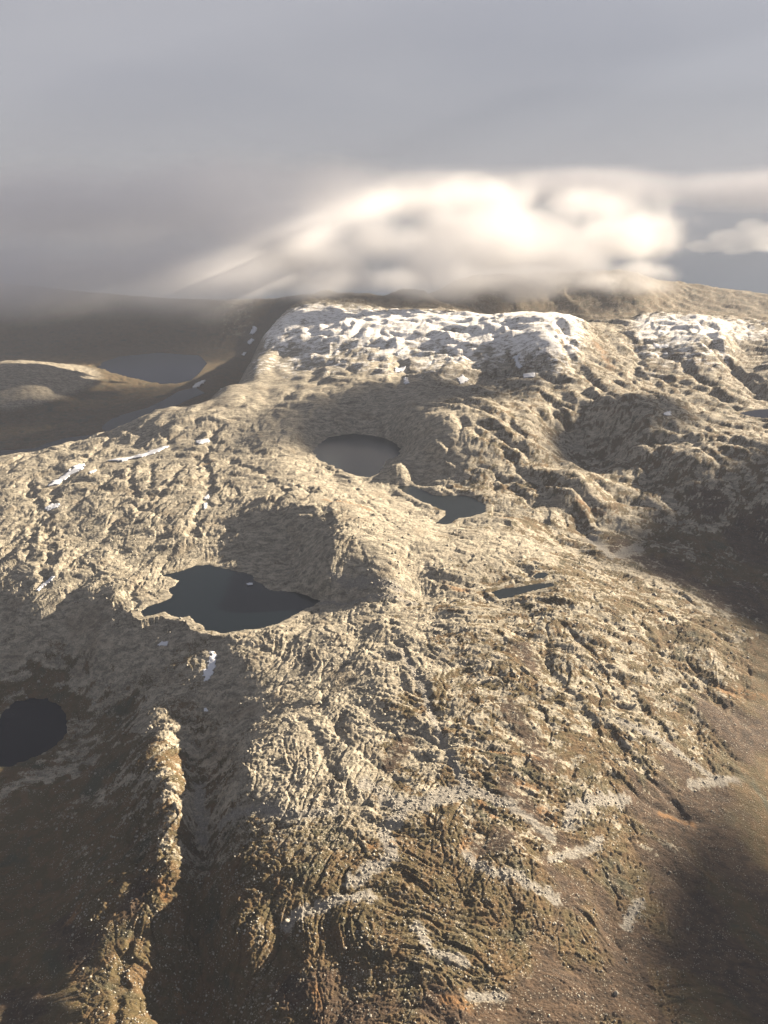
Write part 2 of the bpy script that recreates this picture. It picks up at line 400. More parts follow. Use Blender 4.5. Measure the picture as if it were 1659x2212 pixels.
ORANGE = zone([
 ([(700,1075),(760,1085),(800,1100)], 9),([(1020,1850),(1000,1830),(1010,1810)], 7),([(1560,1490),(1640,1500)], 10),([(1040,1730),(1070,1760)], 5),([(1120,1690),(1160,1700)], 5),([(1060,1620),(1160,1640)], 3),
 ([(150,1990),(170,1960)], 6),([(1080,1115),(1110,1120)], 14),([(480,990),(430,1000)], 6),([(1170,1745),(1200,1770)], 8),([(960,2160),(1030,2180)], 6),([(1430,1760),(1500,1780)], 6),([(340,1900),(360,1940)], 5),
 ([(960,1260),(1010,1275)], 10),([(1290,740),(1320,790)], 30),([(690,2180),(680,2140)], 5),([(800,1830),(850,1825)], 4),([(380,2140),(390,2180)], 4),([(1250,1080),(1300,1105)], 10)], 6)

# ------------------------------------------------------------------ rock relief
lod = np.maximum(dX, dY * 0.55)
def octave(wl):
    return sstep(1.4, 3.2, wl / lod)
far = sstep(2600, 5200, Yg)
calm = np.clip(HEATH * 0.75 + SCREE * 0.6, 0, 0.85)
wx1 = pnoise(X / 210, Yg / 210, 1) * 60 + pnoise(X / 80, Yg / 80, 2) * 20
wy1 = pnoise(X / 210, Yg / 210, 3) * 60 + pnoise(X / 80, Yg / 80, 4) * 20
ax, ay = X + wx1, Yg + wy1
# rotated frame: u runs along the foliation
def rot(x, y, deg):
    c, s = math.cos(R(deg)), math.sin(R(deg)); return x * c + y * s, -x * s + y * c
wl_ = sstep(0.10, -0.12, S + pnoise(X / 260, Yg / 260, 7) * 0.10)
u1, v1 = rot(ax, ay, 58)
u3, v3 = rot(ax, ay, 6)
u2, v2 = rot(ax, ay, -38)
calm = calm * np.where((S < -.1) & (Yg < 1500), 0.3, 1.0)
rough = (1 - calm) * (1 + 0.5 * (S < -.2) * sstep(1350, 1150, Yg))
def bil(x, y, sd): return np.abs(pnoise(x, y, sd)) * 2 - 0.6
def rocks(u, v, k):
    r = bil(u / 300, v / 120, 11 + k) * 13 * (0.6 + far * 0.3)
    h1, c1 = facet(u / 74, v / 38, 41 + k, 0.10)
    r += (h1 * 4.6 - c1 * 2.6) * octave(50) * rough
    r += bil(u / 260, v / 18, 13 + k) * (1.3 if k == 0 else 2.4) * (0.25 + 0.75 * sstep(-.42, -.30, S)) * octave(34) * (0.4 + 0.6 * rough) + bil(u / 110, v / 8, 19 + k) * 0.9 * octave(14) * rough
    h1, c1 = facet(u / 27, v / 13, 42 + k, 0.14)
    r += (h1 * 2.3 - c1 * 1.2) * octave(18) * rough
    h1, c1 = facet(u / 11, v / 6.5, 44 + k, 0.2)
    r += (h1 * 1.9 - c1 * 0.5) * octave(8.5) * (0.3 + 0.7 * rough)
    return r
relief = rocks(u1, v1, 0) * wl_ + rocks(u3, v3, 200) * (1 - wl_)
relief += bil(u2 / 190, v2 / 110, 12) * 6 * (0.7 + far * 0.3)
hm = sstep(-0.02, 0.08, S) * sstep(2250, 2600, Yg) * sstep(4600, 4000, Yg)
relief += bil(u2 / 270, v2 / 150, 23) * 16 * hm + bil(u3 / 120, v3 / 70, 24) * 3.5 * hm
relief += bil(u2 / 36, v2 / 15, 14) * 0.9 * octave(24) * rough
relief += pnoise(X / 7, Yg / 5, 16) * 1.2 * octave(6) * (0.4 + 0.6 * rough)
f1, f2, cid = worley(X / 5.5, Yg / 4.5, 43)
relief += (0.5 - f1) * 2.4 * octave(4.5) * (0.35 + 0.65 * cid) * (0.35 + 0.65 * rough)
relief += pnoise(X / 3.1, Yg / 2.5, 17) * 0.8 * octave(2.6)
relief *= 1 - 0.75 * sstep(-60, -260, smooth_base) * (S < -.1)
relief *= 1 - 0.6 * (S < -.2) * sstep(5500, 6500, Yg)
relief += (1 - sstep(-50, -250, smooth_base)) * sstep(2800, 4500, Yg) * (np.abs(pnoise(u2 / 420, v2 / 260, 18)) * 2 - .6) * 11
relief += sstep(2500, 3500, Yg) * (np.abs(pnoise(ax / 95, ay / 95, 19)) * 2 - .6) * 6
relief *= 1 - 0.65 * sstep(-.38, -.45, S) * sstep(1500, 1300, Yg)
H = H + relief - gul

# far sea-level land
H = H * (1 - sstep(9500, 13000, Yg)) - 800 * sstep(9500, 13000, Yg)

# ------------------------------------------------------------------ lakes cut into the land
def carve(key):
    z, poly = LAKES[key]
    w = ctr(poly, z)
    size = max(np.ptp([p[0] for p in w]), np.ptp([p[1] for p in w]))
    mg = min(size * 0.25, 55)
    sl = window(w, mg)
    x, y = X[sl], Yg[sl]
    k = max(size * 0.03, 2.5)
    xx = x + pnoise(x / (k * 2), y / (k * 2), 51) * k * 0.5; yy = y + pnoise(x / (k * 2), y / (k * 2), 52) * k * 0.5
    d = seg_dist(xx, yy, w + [w[0]])
    ins = inside_poly(xx, yy, w)
    h = H[sl]
    step = float(np.median(dY[sl]))
    hi = np.maximum(h, z + 0.6)
    f = sstep(0, mg * 0.45, d)
    out = np.where(d < mg * 0.45, z + 0.5 + (hi - z) * (0.35 + 0.65 * f) + np.minimum(d * 0.12, 1.0), h)
    H[sl] = np.where(ins, z - 1.2 - np.minimum(d * 0.4, 14), out)
    return w
lake_world = {k: carve(k) for k in LAKES}

# ------------------------------------------------------------------ colour zones
gy, gx = np.gradient(H)
sx = gx / dX; sy = gy / dY - sx * S
slope = np.hypot(sx, sy)
lap = relief - (pnoise(u1 / 70, v1 / 50, 61) * 6)
n1 = pnoise(X / 130, Yg / 90, 62); n2 = pnoise(X / 35, Yg / 25, 63); n3 = pnoise(X / 9, Yg / 7, 64); n4 = pnoise(X / 380, Yg / 260, 65)
veg_and_shade = sstep(-0.15, 0.75, -H / 190.0 + n1 * 0.55 + n2 * 0.40 + n4 * 0.4 + n3 * 0.25 - slope * 0.35)
veg_and_shade *= np.where(S < -0.02, 0.5 + 0.3 * sstep(1500, 1000, Yg), 1.0)
right = sstep(0.0, 0.35, S + n4 * 0.1)
veg_and_shade = np.clip(veg_and_shade + 0.16 * sstep(1500, 1200, Yg) + 0.46 * sstep(1200, 960, Yg + n2 * 90) + 0.46 * sstep(.02, .18, S + n1 * .05) * sstep(2300, 2000, Yg) * sstep(-.5, .3, n2 + n3) + 0.62 * sstep(0, -75, smooth_base) * sstep(1600, 1100, Yg) * sstep(-0.45, 0.45, n2 + n1 * .6 + n3 * .8) , 0, 1)
veg_and_shade = np.clip(veg_and_shade + right * 0.30 * sstep(-0.3, 0.3, n2 + n3 * .6 + n1 * .5 - slope * .5), 0, 1)
deep_left_shade = sstep(-340, -425, H) * (S < -0.1)
veg_and_shade = np.clip(veg_and_shade + 0.5 * sstep(-50, -120, smooth_base) * (S < -.15) * sstep(-.5, .5, n2 + n1), 0, 1)  # plant colour also darkens the left hollow, deepening its shade
veg_and_shade = np.clip(veg_and_shade + 0.55 * sstep(5150, 5600, Yg) * (S > -.16) + 0.20 * sstep(-.08, .10, S + n1 * .05) * sstep(2250, 1900, Yg) * sstep(-.3, .5, n2 + n3 * .7), 0, 1)
veg_and_shade = np.where((S < -.2) & (Yg > 4800), np.where(Yg < 7500, veg_and_shade * 0.3, 1.0), veg_and_shade)  # far left wall takes full plant colour to look shaded
veg_and_shade = np.maximum(veg_and_shade, deep_left_shade * 0.97)  # valley floor darkened by colour in place of cloud shade
veg_and_shade = np.maximum(veg_and_shade, HEATH * np.clip(0.72 + n2 * 0.35 + n3 * 0.45, 0, 1))
veg_and_shade = np.clip(veg_and_shade + 0.62 * sstep(0.02, 0.14, S + n4 * .05) * sstep(2250, 2700, Yg + n1 * 200) * sstep(6500, 4500, Yg) * sstep(-.5, .4, n2 + n3 + n1 * .6), 0, 1)
veg_and_shade = veg_and_shade * (1 - SCREE * sstep(-0.5, 0.2, n3 + .2))
snow_n = pnoise(u1 / 120, v1 / 60, 71) * 0.8 + pnoise(X / 34, Yg / 26, 72) * 0.55 + pnoise(X / 300, Yg / 260, 73) * 0.5
elev = sstep(70, 320, H + snow_n * 45)
snow = 0.74 * np.clip(elev * 1.0 + snow_n * 0.22 - np.maximum(slope - 0.5, 0) * 0.5, 0, 1) * sstep(3500, 4300, Yg) * sstep(0.05, 0.25, elev)
snow *= 1 - sstep(-0.14, -0.17, S) * sstep(-0.30, -0.17, S) * 0.0
snow *= 1 - sstep(0.23, 0.27, S) * sstep(0.33, 0.28, S) * 0.85
snow *= 1 - 0.8 * sstep(5150, 5500, Yg + n2 * 120)

# ------------------------------------------------------------------ lying snow, one patch at a time
PATCHES = [
 ([(452,1406),(465,1406),(469,1424),(467,1441),(460,1456),(456,1471),(442,1472),(438,1456),(447,1441),(452,1424)], 'largest blue white snow patch, in the gully below the teal lake'),
 ([(339,1395),(350,1387),(364,1386),(362,1394),(350,1396)], 'small flat snow patch left of the large gully patch'),
 ([(440,1531),(446,1529),(451,1536),(446,1540),(441,1536)], 'tiny snow patch farther down the shaded gully'),
 ([(97,1099),(112,1090),(131,1089),(125,1096),(102,1105)], 'short oval snow patch in the left plateau gully'),
 ([(105,1046),(150,1019),(167,1005),(182,1004),(177,1013),(150,1031),(120,1048),(107,1050)], 'long bright snow strip climbing diagonally near the plateau edge'),
 ([(77,1276),(92,1264),(112,1244),(119,1245),(112,1255),(95,1269),(82,1276)], 'thin slanting snow strip low at the left edge'),
 ([(192,1021),(210,1014),(207,1018),(195,1024)], 'small snow scrap right of the long diagonal strip'),
 ([(220,999),(280,988),(320,978),(350,966),(372,963),(345,976),(310,988),(260,999)], 'very long thin snow band across the pale plateau'),
 ([(422,954),(450,949),(454,956),(430,961)], 'short snow band at the plateau top, right of the long band'),
 ([(440,1076),(450,1068),(453,1076),(445,1083)], 'upper of two small snow spots in the plateau crack'),
 ([(439,1089),(448,1086),(447,1098),(440,1100)], 'lower of two small snow spots in the plateau crack'),
 ([(415,835),(430,825),(445,821),(442,827),(425,837),(416,839)], 'isolated snow streak low in the dark left valley'),
 ([(517,811),(530,788),(539,780),(543,783),(534,801),(519,819),(511,829),(505,830),(511,818)], 'longest snow streak on the dark flank of the ridge'),
 ([(540,766),(546,761),(549,764),(543,770)], 'small snow spot just above the long flank streak'),
 ([(552,741),(560,731),(566,736),(556,746)], 'middle snow patch high on the dark ridge flank'),
 ([(557,723),(565,704),(574,711),(565,724)], 'highest snow patch on the dark ridge flank'),
 ([(987,818),(1002,811),(1003,818),(1015,823),(994,829)], 'bright snow patch on the step above the round grey lake'),
 ([(871,816),(878,814),(884,828),(874,832)], 'narrow upright snow patch left of the step patch'),
 ([(1107,771),(1124,765),(1119,778),(1129,793),(1119,797),(1111,781)], 'crooked snow patch below the snowy crest'),
 ([(1129,810),(1157,807),(1154,816),(1132,816)], 'flat snow patch at the foot of the snowy slope'),
 ([(1412,742),(1424,746),(1445,742),(1443,747),(1424,751),(1412,748)], 'curved snow ledge on the brown right mountain'),
 ([(1432,766),(1441,763),(1442,769),(1435,770)], 'small snow spot below the curved ledge on the right mountain'),
 ([(1432,891),(1449,888),(1449,895),(1437,896)], 'lone snow spot on the low crest at right'),
 ([(852,798),(877,790),(875,798),(854,803)], 'flat snow strip above the narrow upright patch'),
 ([(855,763),(879,749),(878,757),(860,769)], 'slanting snow strip in the middle of the snowy slope'),
]
def blur(a, n):
    for _ in range(n):
        p = np.pad(a, 1, mode='edge')
        a = (p[:-2, 1:-1] + p[2:, 1:-1] + p[1:-1, :-2] + p[1:-1, 2:] + 2 * a) / 6
    return a
patch_world = []
for pts, lab in PATCHES:
    if 'flank' in lab: pts = [(x - 17, y) for x, y in pts]
    hx, hy = hit([p[0] for p in pts], [p[1] for p in pts])
    w = list(zip(hx, hy)); size = np.hypot(np.ptp(hx), np.ptp(hy))
    sl = window(w, size * 0.5)
    d = seg_dist(X[sl], Yg[sl], w + [w[0]]); ins = inside_poly(X[sl], Yg[sl], w)
    m = np.where(ins, 1.0, 1 - sstep(0, size * 0.2, d))
    Hb = blur(H[sl].copy(), 24)
    H[sl] = H[sl] * (1 - m * 0.96) + Hb * m * 0.96
    patch_world.append((w, size, lab))

mesh = bpy.data.meshes.new('terrain')
nr, nc = H.shape
mesh.vertices.add(nr * nc)
mesh.vertices.foreach_set('co', np.stack([X, Yg, H], -1).astype(np.float32).ravel())
idx = np.arange(nr * nc).reshape(nr, nc)
quads = np.stack([idx[:-1, :-1], idx[:-1, 1:], idx[1:, 1:], idx[1:, :-1]], -1).reshape(-1, 4)
mesh.loops.add(quads.size); mesh.polygons.add(len(quads))
mesh.loops.foreach_set('vertex_index', quads.ravel().astype(np.int32))
mesh.polygons.foreach_set('loop_start', np.arange(0, quads.size, 4, dtype=np.int32))
mesh.polygons.foreach_set('use_smooth', np.ones(len(quads), bool))
mesh.update(calc_edges=True)
def fattr(name, arr):
    a = mesh.attributes.new(name, 'FLOAT', 'POINT'); a.data.foreach_set('value', arr.astype(np.float32).ravel())
fattr('veg_and_shade', veg_and_shade); fattr('snow', snow); fattr('scree', SCREE); fattr('heath', HEATH); fattr('orange', ORANGE)
terrain = bpy.data.objects.new('terrain', mesh)
col.objects.link(terrain)
terrain['kind'] = 'structure'
terrain['label'] = 'bare rounded rock hills with brown heather and dusted snow'

# ------------------------------------------------------------------ materials
class NT:
    def __init__(self, name):
        self.m = bpy.data.materials.new(name); self.m.use_nodes = True
        self.t = self.m.node_tree; self.t.nodes.clear()
        self.out = self.t.nodes.new('ShaderNodeOutputMaterial')
    def n(self, kind, **kw):
        o = self.t.nodes.new(kind)
        for k, v in kw.items(): setattr(o, k, v)
        return o
    def l(self, a, b): self.t.links.new(a, b)
    def val(self, sock, v):
        if hasattr(v, 'is_linked') or hasattr(v, 'node'): self.l(v, sock)
        else: sock.default_value = v
    def math(self, op, a, b=0.0, c=None, clamp=False):
        o = self.n('ShaderNodeMath', operation=op); o.use_clamp = clamp
        self.val(o.inputs[0], a); self.val(o.inputs[1], b)
        if c is not None: self.val(o.inputs[2], c)
        return o.outputs[0]
    def noise(self, vec, scale, detail=4, rough=0.6, dist=0.0):
        o = self.n('ShaderNodeTexNoise')
        o.inputs['Scale'].default_value = scale; o.inputs['Detail'].default_value = detail
        o.inputs['Roughness'].default_value = rough; o.inputs['Distortion'].default_value = dist
        self.l(vec, o.inputs['Vector']); return o.outputs['Fac']
    def ss(self, x, a, b):
        o = self.n('ShaderNodeMapRange', interpolation_type='SMOOTHSTEP')
        self.val(o.inputs[0], x); o.inputs[1].default_value = a; o.inputs[2].default_value = b
        return o.outputs[0]
    def mix(self, f, a, b):
        o = self.n('ShaderNodeMix', data_type='RGBA')
        self.val(o.inputs[0], f); self.val(o.inputs[6], a); self.val(o.inputs[7], b); return o.outputs[2]
    def attr(self, name): return self.n('ShaderNodeAttribute', attribute_name=name).outputs['Fac']

def terrain_material():
    k = NT('rock_and_heather')
    pos = k.n('ShaderNodeNewGeometry').outputs['Position']
    mp = k.n('ShaderNodeMapping'); mp.inputs['Rotation'].default_value = (0, 0, R(-24)); mp.inputs['Scale'].default_value = (0.45, 1, 1)
    k.l(pos, mp.inputs[0]); st = mp.outputs[0]
    a = k.noise(pos, 0.012, 5, 0.6); b = k.noise(st, 0.07, 6, 0.68, 0.6); c = k.noise(pos, 0.33, 4, 0.7); d = k.noise(pos, 0.03, 4, 0.6, 1.0)
    rock = k.mix(k.ss(b, 0.35, 0.66), (0.118, 0.106, 0.080, 1), (0.360, 0.322, 0.250, 1))
    rock = k.mix(k.math('MULTIPLY', k.ss(k.noise(pos, 0.22, 5, 0.8), 0.49, 0.34), 0.75), rock, (0.055, 0.047, 0.036, 1))
    rock = k.mix(k.math('MULTIPLY', k.ss(c, 0.52, 0.70), 0.65), rock, (0.400, 0.380, 0.310, 1))
    rock = k.mix(k.math('MULTIPLY', k.ss(a, 0.5, 0.68), 0.45), rock, (0.140, 0.109, 0.073, 1))
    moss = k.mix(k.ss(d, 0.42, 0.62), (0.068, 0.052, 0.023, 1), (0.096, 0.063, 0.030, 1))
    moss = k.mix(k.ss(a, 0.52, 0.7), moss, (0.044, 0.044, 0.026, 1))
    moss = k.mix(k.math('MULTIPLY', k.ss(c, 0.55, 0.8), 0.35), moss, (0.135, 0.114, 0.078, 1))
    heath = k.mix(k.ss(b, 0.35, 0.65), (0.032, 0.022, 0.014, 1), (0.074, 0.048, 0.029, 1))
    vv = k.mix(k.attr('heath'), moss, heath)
    vf = k.ss(k.math('ADD', k.attr('veg_and_shade'), k.math('MULTIPLY', k.math('SUBTRACT', k.math('ADD', k.noise(pos, 0.085, 5, 0.7), c), 1.0), -1.2)), 0.30, 0.62)
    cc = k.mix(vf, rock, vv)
    v2 = k.n('ShaderNodeTexVoronoi'); v2.inputs['Scale'].default_value = 0.24; k.l(pos, v2.inputs['Vector'])
    stones = k.math('MULTIPLY', k.math('SUBTRACT', 1.0, k.ss(v2.outputs['Distance'], 0.16, 0.30)), k.ss(k.noise(pos, 0.045, 4, 0.7), 0.44, 0.60))
    cc = k.mix(k.math('MULTIPLY', stones, 0.85), cc, (0.34, 0.32, 0.265, 1))
    of = k.math('MULTIPLY', k.attr('orange'), k.ss(b, 0.35, 0.6))
    cc = k.mix(k.math('MULTIPLY', of, 0.8), cc, (0.180, 0.098, 0.040, 1))
    scol = k.mix(k.ss(c, 0.35, 0.65), (0.125, 0.117, 0.104, 1), (0.244, 0.229, 0.203, 1))
    cc = k.mix(k.math('MULTIPLY', k.attr('scree'), 0.85), cc, scol)
    sf = k.ss(k.math('ADD', k.attr('snow'), k.math('MULTIPLY', k.math('SUBTRACT', k.noise(st, 0.045, 9, 0.9), 0.5), 3.6)), 0.34, 0.80)
    sf = k.math('MULTIPLY', sf, k.ss(k.attr('snow'), 0.02, 0.2))
    cc = k.mix(sf, cc, (0.72, 0.71, 0.69, 1))
    bs = k.n('ShaderNodeBsdfPrincipled'); k.l(cc, bs.inputs['Base Color']); bs.inputs['Roughness'].default_value = 0.9
    bs.inputs['Specular IOR Level'].default_value = 0.2
    bump = k.n('ShaderNodeBump'); bump.inputs['Strength'].default_value = 0.9; bump.inputs['Distance'].default_value = 1.6
    vor = k.n('ShaderNodeTexVoronoi'); vor.inputs['Scale'].default_value = 0.28; k.l(st, vor.inputs['Vector'])
    hh = k.math('ADD', k.noise(st, 0.16, 6, 0.75, 0.8), k.math('MULTIPLY', vor.outputs['Distance'], -0.25))
    hh = k.math('MULTIPLY', hh, 2.6)
    k.l(hh, bump.inputs['Height'])
    k.l(bump.outputs[0], bs.inputs['Normal'])
    k.l(bs.outputs[0], k.out.inputs['Surface'])
    return k.m
mesh.materials.append(terrain_material())

def water_material(name, c, spec=0.42, ior=1.33):
    k = NT(name)
    bs = k.n('ShaderNodeBsdfPrincipled'); bs.inputs['Base Color'].default_value = c; bs.inputs['Roughness'].default_value = 0.22
    bs.inputs['IOR'].default_value = ior; bs.inputs['Specular IOR Level'].default_value = spec
    pos = k.n('ShaderNodeNewGeometry').outputs['Position']
    bump = k.n('ShaderNodeBump'); bump.inputs['Strength'].default_value = 0.25; bump.inputs['Distance'].default_value = 0.6
    k.l(k.noise(pos, 0.22, 4, 0.6), bump.inputs['Height']); k.l(bump.outputs[0], bs.inputs['Normal'])
    k.l(bs.outputs[0], k.out.inputs['Surface'])
    return k.m
teal = water_material('teal_water', (0.0025, 0.0055, 0.007, 1))
navy = water_material('dark_water', (0.002, 0.003, 0.009, 1), 0.3, 1.14)
grey = water_material('grey_green_water', (0.008, 0.011, 0.011, 1))

def add_mesh(name, verts, faces, mat, kind=None, label=None, cat=None, group=None, smooth=True):
    m = bpy.data.meshes.new(name); m.from_pydata(verts, [], faces); m.update()
    if mat: m.materials.append(mat)
    if smooth: m.polygons.foreach_set('use_smooth', np.ones(len(m.polygons), bool))
    o = bpy.data.objects.new(name, m); col.objects.link(o)
    if kind: o['kind'] = kind
    if label: o['label'] = label
    if cat: o['category'] = cat
    if group: o['group'] = group
    return o

LAKE_INFO = {
 'main': (teal, 'dark teal jagged lake in the middle of the pale rock plateau'),
 'upper': (grey, 'round grey lake in shade below the snowy head wall'),
 'lower': (grey, 'grey green lake just right of and below the rock knoll'),
 'strip': (grey, 'small flat strip of water on the shoulder of the main hill'),
 'pond': (grey, 'tiny pond just above the small strip of water'),
 'tarn': (navy, 'dark blue tarn in the shaded hollow at lower left'),
 'fjord': (navy, 'long dark lake under the cloud in the deep left valley'),
 'reach': (navy, 'narrow winding water between the two left valley lakes'),
 'bay': (navy, 'dark lake behind the edge of the pale plateau at left'),
 'side': (navy, 'small dark lake at the right edge below the brown mountain'),
}
for key, w in lake_world.items():
    z = LAKES[key][0]
    c = np.mean(w, 0); size = np.ptp([p[0] for p in w])
    g = 1 + 14.0 / max(size, 60)
    ring = []
    n = len(w)
    vs = [(c[0] + (p[0] - c[0]) * g, c[1] + (p[1] - c[1]) * g, z) for p in w]
    o = add_mesh('lake', vs, [tuple(range(n))], LAKE_INFO[key][0], 'structure', LAKE_INFO[key][1], smooth=False)
sea = add_mesh('sea', [(-90000, 9000, -700), (110000, 9000, -700), (110000, 120000, -700), (-90000, 120000, -700)], [(0, 1, 2, 3)], water_material('sea_water', (0.03, 0.05, 0.08, 1)), 'structure', 'blue grey sea beyond the farthest ridge', smooth=False)

# ------------------------------------------------------------------ air and cloud
k = NT('thin_haze')
pv = k.n('ShaderNodeVolumePrincipled')
pv.inputs['Color'].default_value = (0.172, 0.196, 0.250, 1); pv.inputs['Density'].default_value = 3.9e-5; pv.inputs['Anisotropy'].default_value = 0.0
k.l(pv.outputs[0], k.out.inputs['Volume'])
def box(name, lo, hi, mat):
    v = [(x, y, z) for x in (lo[0], hi[0]) for y in (lo[1], hi[1]) for z in (lo[2], hi[2])]
    f = [(0, 1, 3, 2), (4, 6, 7, 5), (0, 4, 5, 1), (2, 3, 7, 6), (0, 2, 6, 4), (1, 5, 7, 3)]
    return add_mesh(name, v, f, mat, smooth=False)
hz = box('haze', (-95000, -3000, -802), (115000, 125000, 2700), k.m)
hz['kind'] = 'stuff'; hz['label'] = 'thin pale mountain haze'

def cloud_material(name, dens, color=(1, 1, 1, 1), g=0.0):
    k = NT(name)
    pv = k.n('ShaderNodeVolumePrincipled')
    pv.inputs['Color'].default_value = color; pv.inputs['Density'].default_value = dens; pv.inputs['Anisotropy'].default_value = g
    pv.inputs['Density Attribute'].default_value = 'density'
    k.l(pv.outputs[0], k.out.inputs['Volume'])
    return k.m

def volume_cloud(name, blobs, voxel, mat, kind, label, cat=None, noise_scale=1 / 500.0, amp=1.1, seed=0.0, soft=0.5, group=None):
    """fog grid made of soft ellipsoids broken up by noise; blobs are (x, y, z, rx, ry, rz, weight) in metres"""
    lo = [min(b[i] - b[i + 3] * 1.25 for b in blobs) for i in range(3)]
    hi = [max(b[i] + b[i + 3] * 1.25 for b in blobs) for i in range(3)]
    g = bpy.data.node_groups.new(name, 'GeometryNodeTree')
    g.interface.new_socket('Geometry', in_out='INPUT', socket_type='NodeSocketGeometry')
    g.interface.new_socket('Geometry', in_out='OUTPUT', socket_type='NodeSocketGeometry')
    N_, L_ = g.nodes, g.links
    out = N_.new('NodeGroupOutput')
    pos = N_.new('GeometryNodeInputPosition').outputs[0]
    def mt(op, a, b=0.0, clamp=False):
        o = N_.new('ShaderNodeMath'); o.operation = op; o.use_clamp = clamp
        for i, v in enumerate((a, b)):
            if isinstance(v, (int, float)): o.inputs[i].default_value = v
            else: L_.new(v, o.inputs[i])
        return o.outputs[0]
    def vm(op, a, b):
        o = N_.new('ShaderNodeVectorMath'); o.operation = op
        for i, v in enumerate((a, b)):
            if isinstance(v, tuple): o.inputs[i].default_value = v
            else: L_.new(v, o.inputs[i])
        return o
    total = None
    for (x, y, z, rx, ry, rz, w) in blobs:
        d = vm('MULTIPLY', vm('SUBTRACT', pos, (x, y, z)).outputs[0], (1 / rx, 1 / ry, 1 / rz)).outputs[0]
        ln = vm('LENGTH', d, (0, 0, 0)).outputs['Value']
        v = mt('MULTIPLY', mt('SUBTRACT', 1.25, ln), w)
        v = mt('MAXIMUM', v, 0.0)
        total = v if total is None else mt('MAXIMUM', total, v)
    nz = N_.new('ShaderNodeTexNoise'); nz.inputs['Scale'].default_value = noise_scale; nz.inputs['Detail'].default_value = 5.5
    nz.inputs['Roughness'].default_value = 0.55
    off = vm('ADD', pos, (seed * 1000, seed * 700, seed * 300)); sq = vm('MULTIPLY', off.outputs[0], (1.0, 1.0, 1.1))
    L_.new(sq.outputs[0], nz.inputs['Vector'])
    nf = mt('MULTIPLY', mt('SUBTRACT', nz.outputs[0], 0.5), amp * 2)
    mr = N_.new('ShaderNodeMapRange'); mr.interpolation_type = 'SMOOTHSTEP'
    inside = mt('MINIMUM', mt('MULTIPLY', total, 6.0), 1.0)
    L_.new(mt('ADD', total, nf), mr.inputs[0]); mr.inputs[1].default_value = 0.22; mr.inputs[2].default_value = 0.22 + soft
    dens = mt('MULTIPLY', mr.outputs[0], inside)
    vc = N_.new('GeometryNodeVolumeCube')
    L_.new(dens, vc.inputs['Density']); vc.inputs['Background'].default_value = 0.0
    vc.inputs['Min'].default_value = lo; vc.inputs['Max'].default_value = hi
    for i, ax_ in enumerate('XYZ'):
        vc.inputs['Resolution ' + ax_].default_value = max(8, int((hi[i] - lo[i]) / voxel))
    sm = N_.new('GeometryNodeSetMaterial'); sm.inputs['Material'].default_value = mat
    L_.new(vc.outputs[0], sm.inputs[0]); L_.new(sm.outputs[0], out.inputs[0])
    o = add_mesh(name, [(lo[0], lo[1], lo[2])], [], mat, kind, label, cat, group, smooth=False)
    md = o.modifiers.new('fog', 'NODES'); md.node_group = g
    return o

def blob(x, y, Y, rx, ry, rz, w=1.0):
    a, b, c = atd(x, y, Y)
    return (a, b, c, rx, ry, rz, w)
bank = [blob(1080,520,7900,1050,600,400,1.15), blob(640,575,6900,800,600,260,1.0), blob(1350,500,8000,700,600,300,1.0),blob(930,632,5900,420,300,95), blob(700,626,5500,380,300,90), blob(510,622,5500,380,350,100), blob(1150,630,6500,520,400,95), blob(1370,618,7200,420,400,90),blob(1420,590,6900,260,350,110),blob(1330,520,7000,600,600,220,0.9), blob(1200,610,6300,350,300,110),blob(1100,530,6600,700,600,260), blob(880,540,6500,600,600,240), blob(720,560,6300,500,500,200,0.9), blob(1000,610,5900,350,300,110), blob(1290,606,6500,380,300,110),blob(590,602,5600,330,300,110), blob(710,604,5500,330,300,110), blob(840,606,5700,330,300,110), blob(960,604,5900,330,300,120), blob(1150,598,6100,400,300,120),blob(1050,430,7600,800,700,230,0.85), blob(1300,450,7800,800,700,220,0.8), blob(900,440,7400,600,700,200,0.8),
 blob(1230,560,6700,560,600,230), blob(1390,588,6900,330,450,130), blob(1090,600,6400,430,500,150), blob(930,585,6300,420,500,200,1.1), blob(1010,500,7000,700,700,260),
 blob(780,600,6100,330,400,130), blob(620,530,6200,300,400,190), blob(520,605,6400,330,400,120), blob(690,580,6300,300,400,160),
 blob(800,520,6700,650,550,240,0.9)
]
volume_cloud('cloud_bank', bank, 25, cloud_material('bank_vapour', 0.0034, (0.87, 0.87, 0.88, 1), -0.5), 'stuff', 'low bright cloud bank lying on the snowy ridge', noise_scale=1 / 400.0, amp=1.05, soft=1.0)
k = NT('shade_cloud_vapour')
pv = k.n('ShaderNodeVolumePrincipled'); pv.inputs['Density'].default_value = 0.012
k.l(pv.outputs[0], k.out.inputs['Volume'])
shade_cloud_mat = k.m
k = NT('thin_shade_cloud_vapour')
pv = k.n('ShaderNodeVolumePrincipled'); pv.inputs['Density'].default_value = 0.0022
k.l(pv.outputs[0], k.out.inputs['Volume'])
thin_mat = k.m
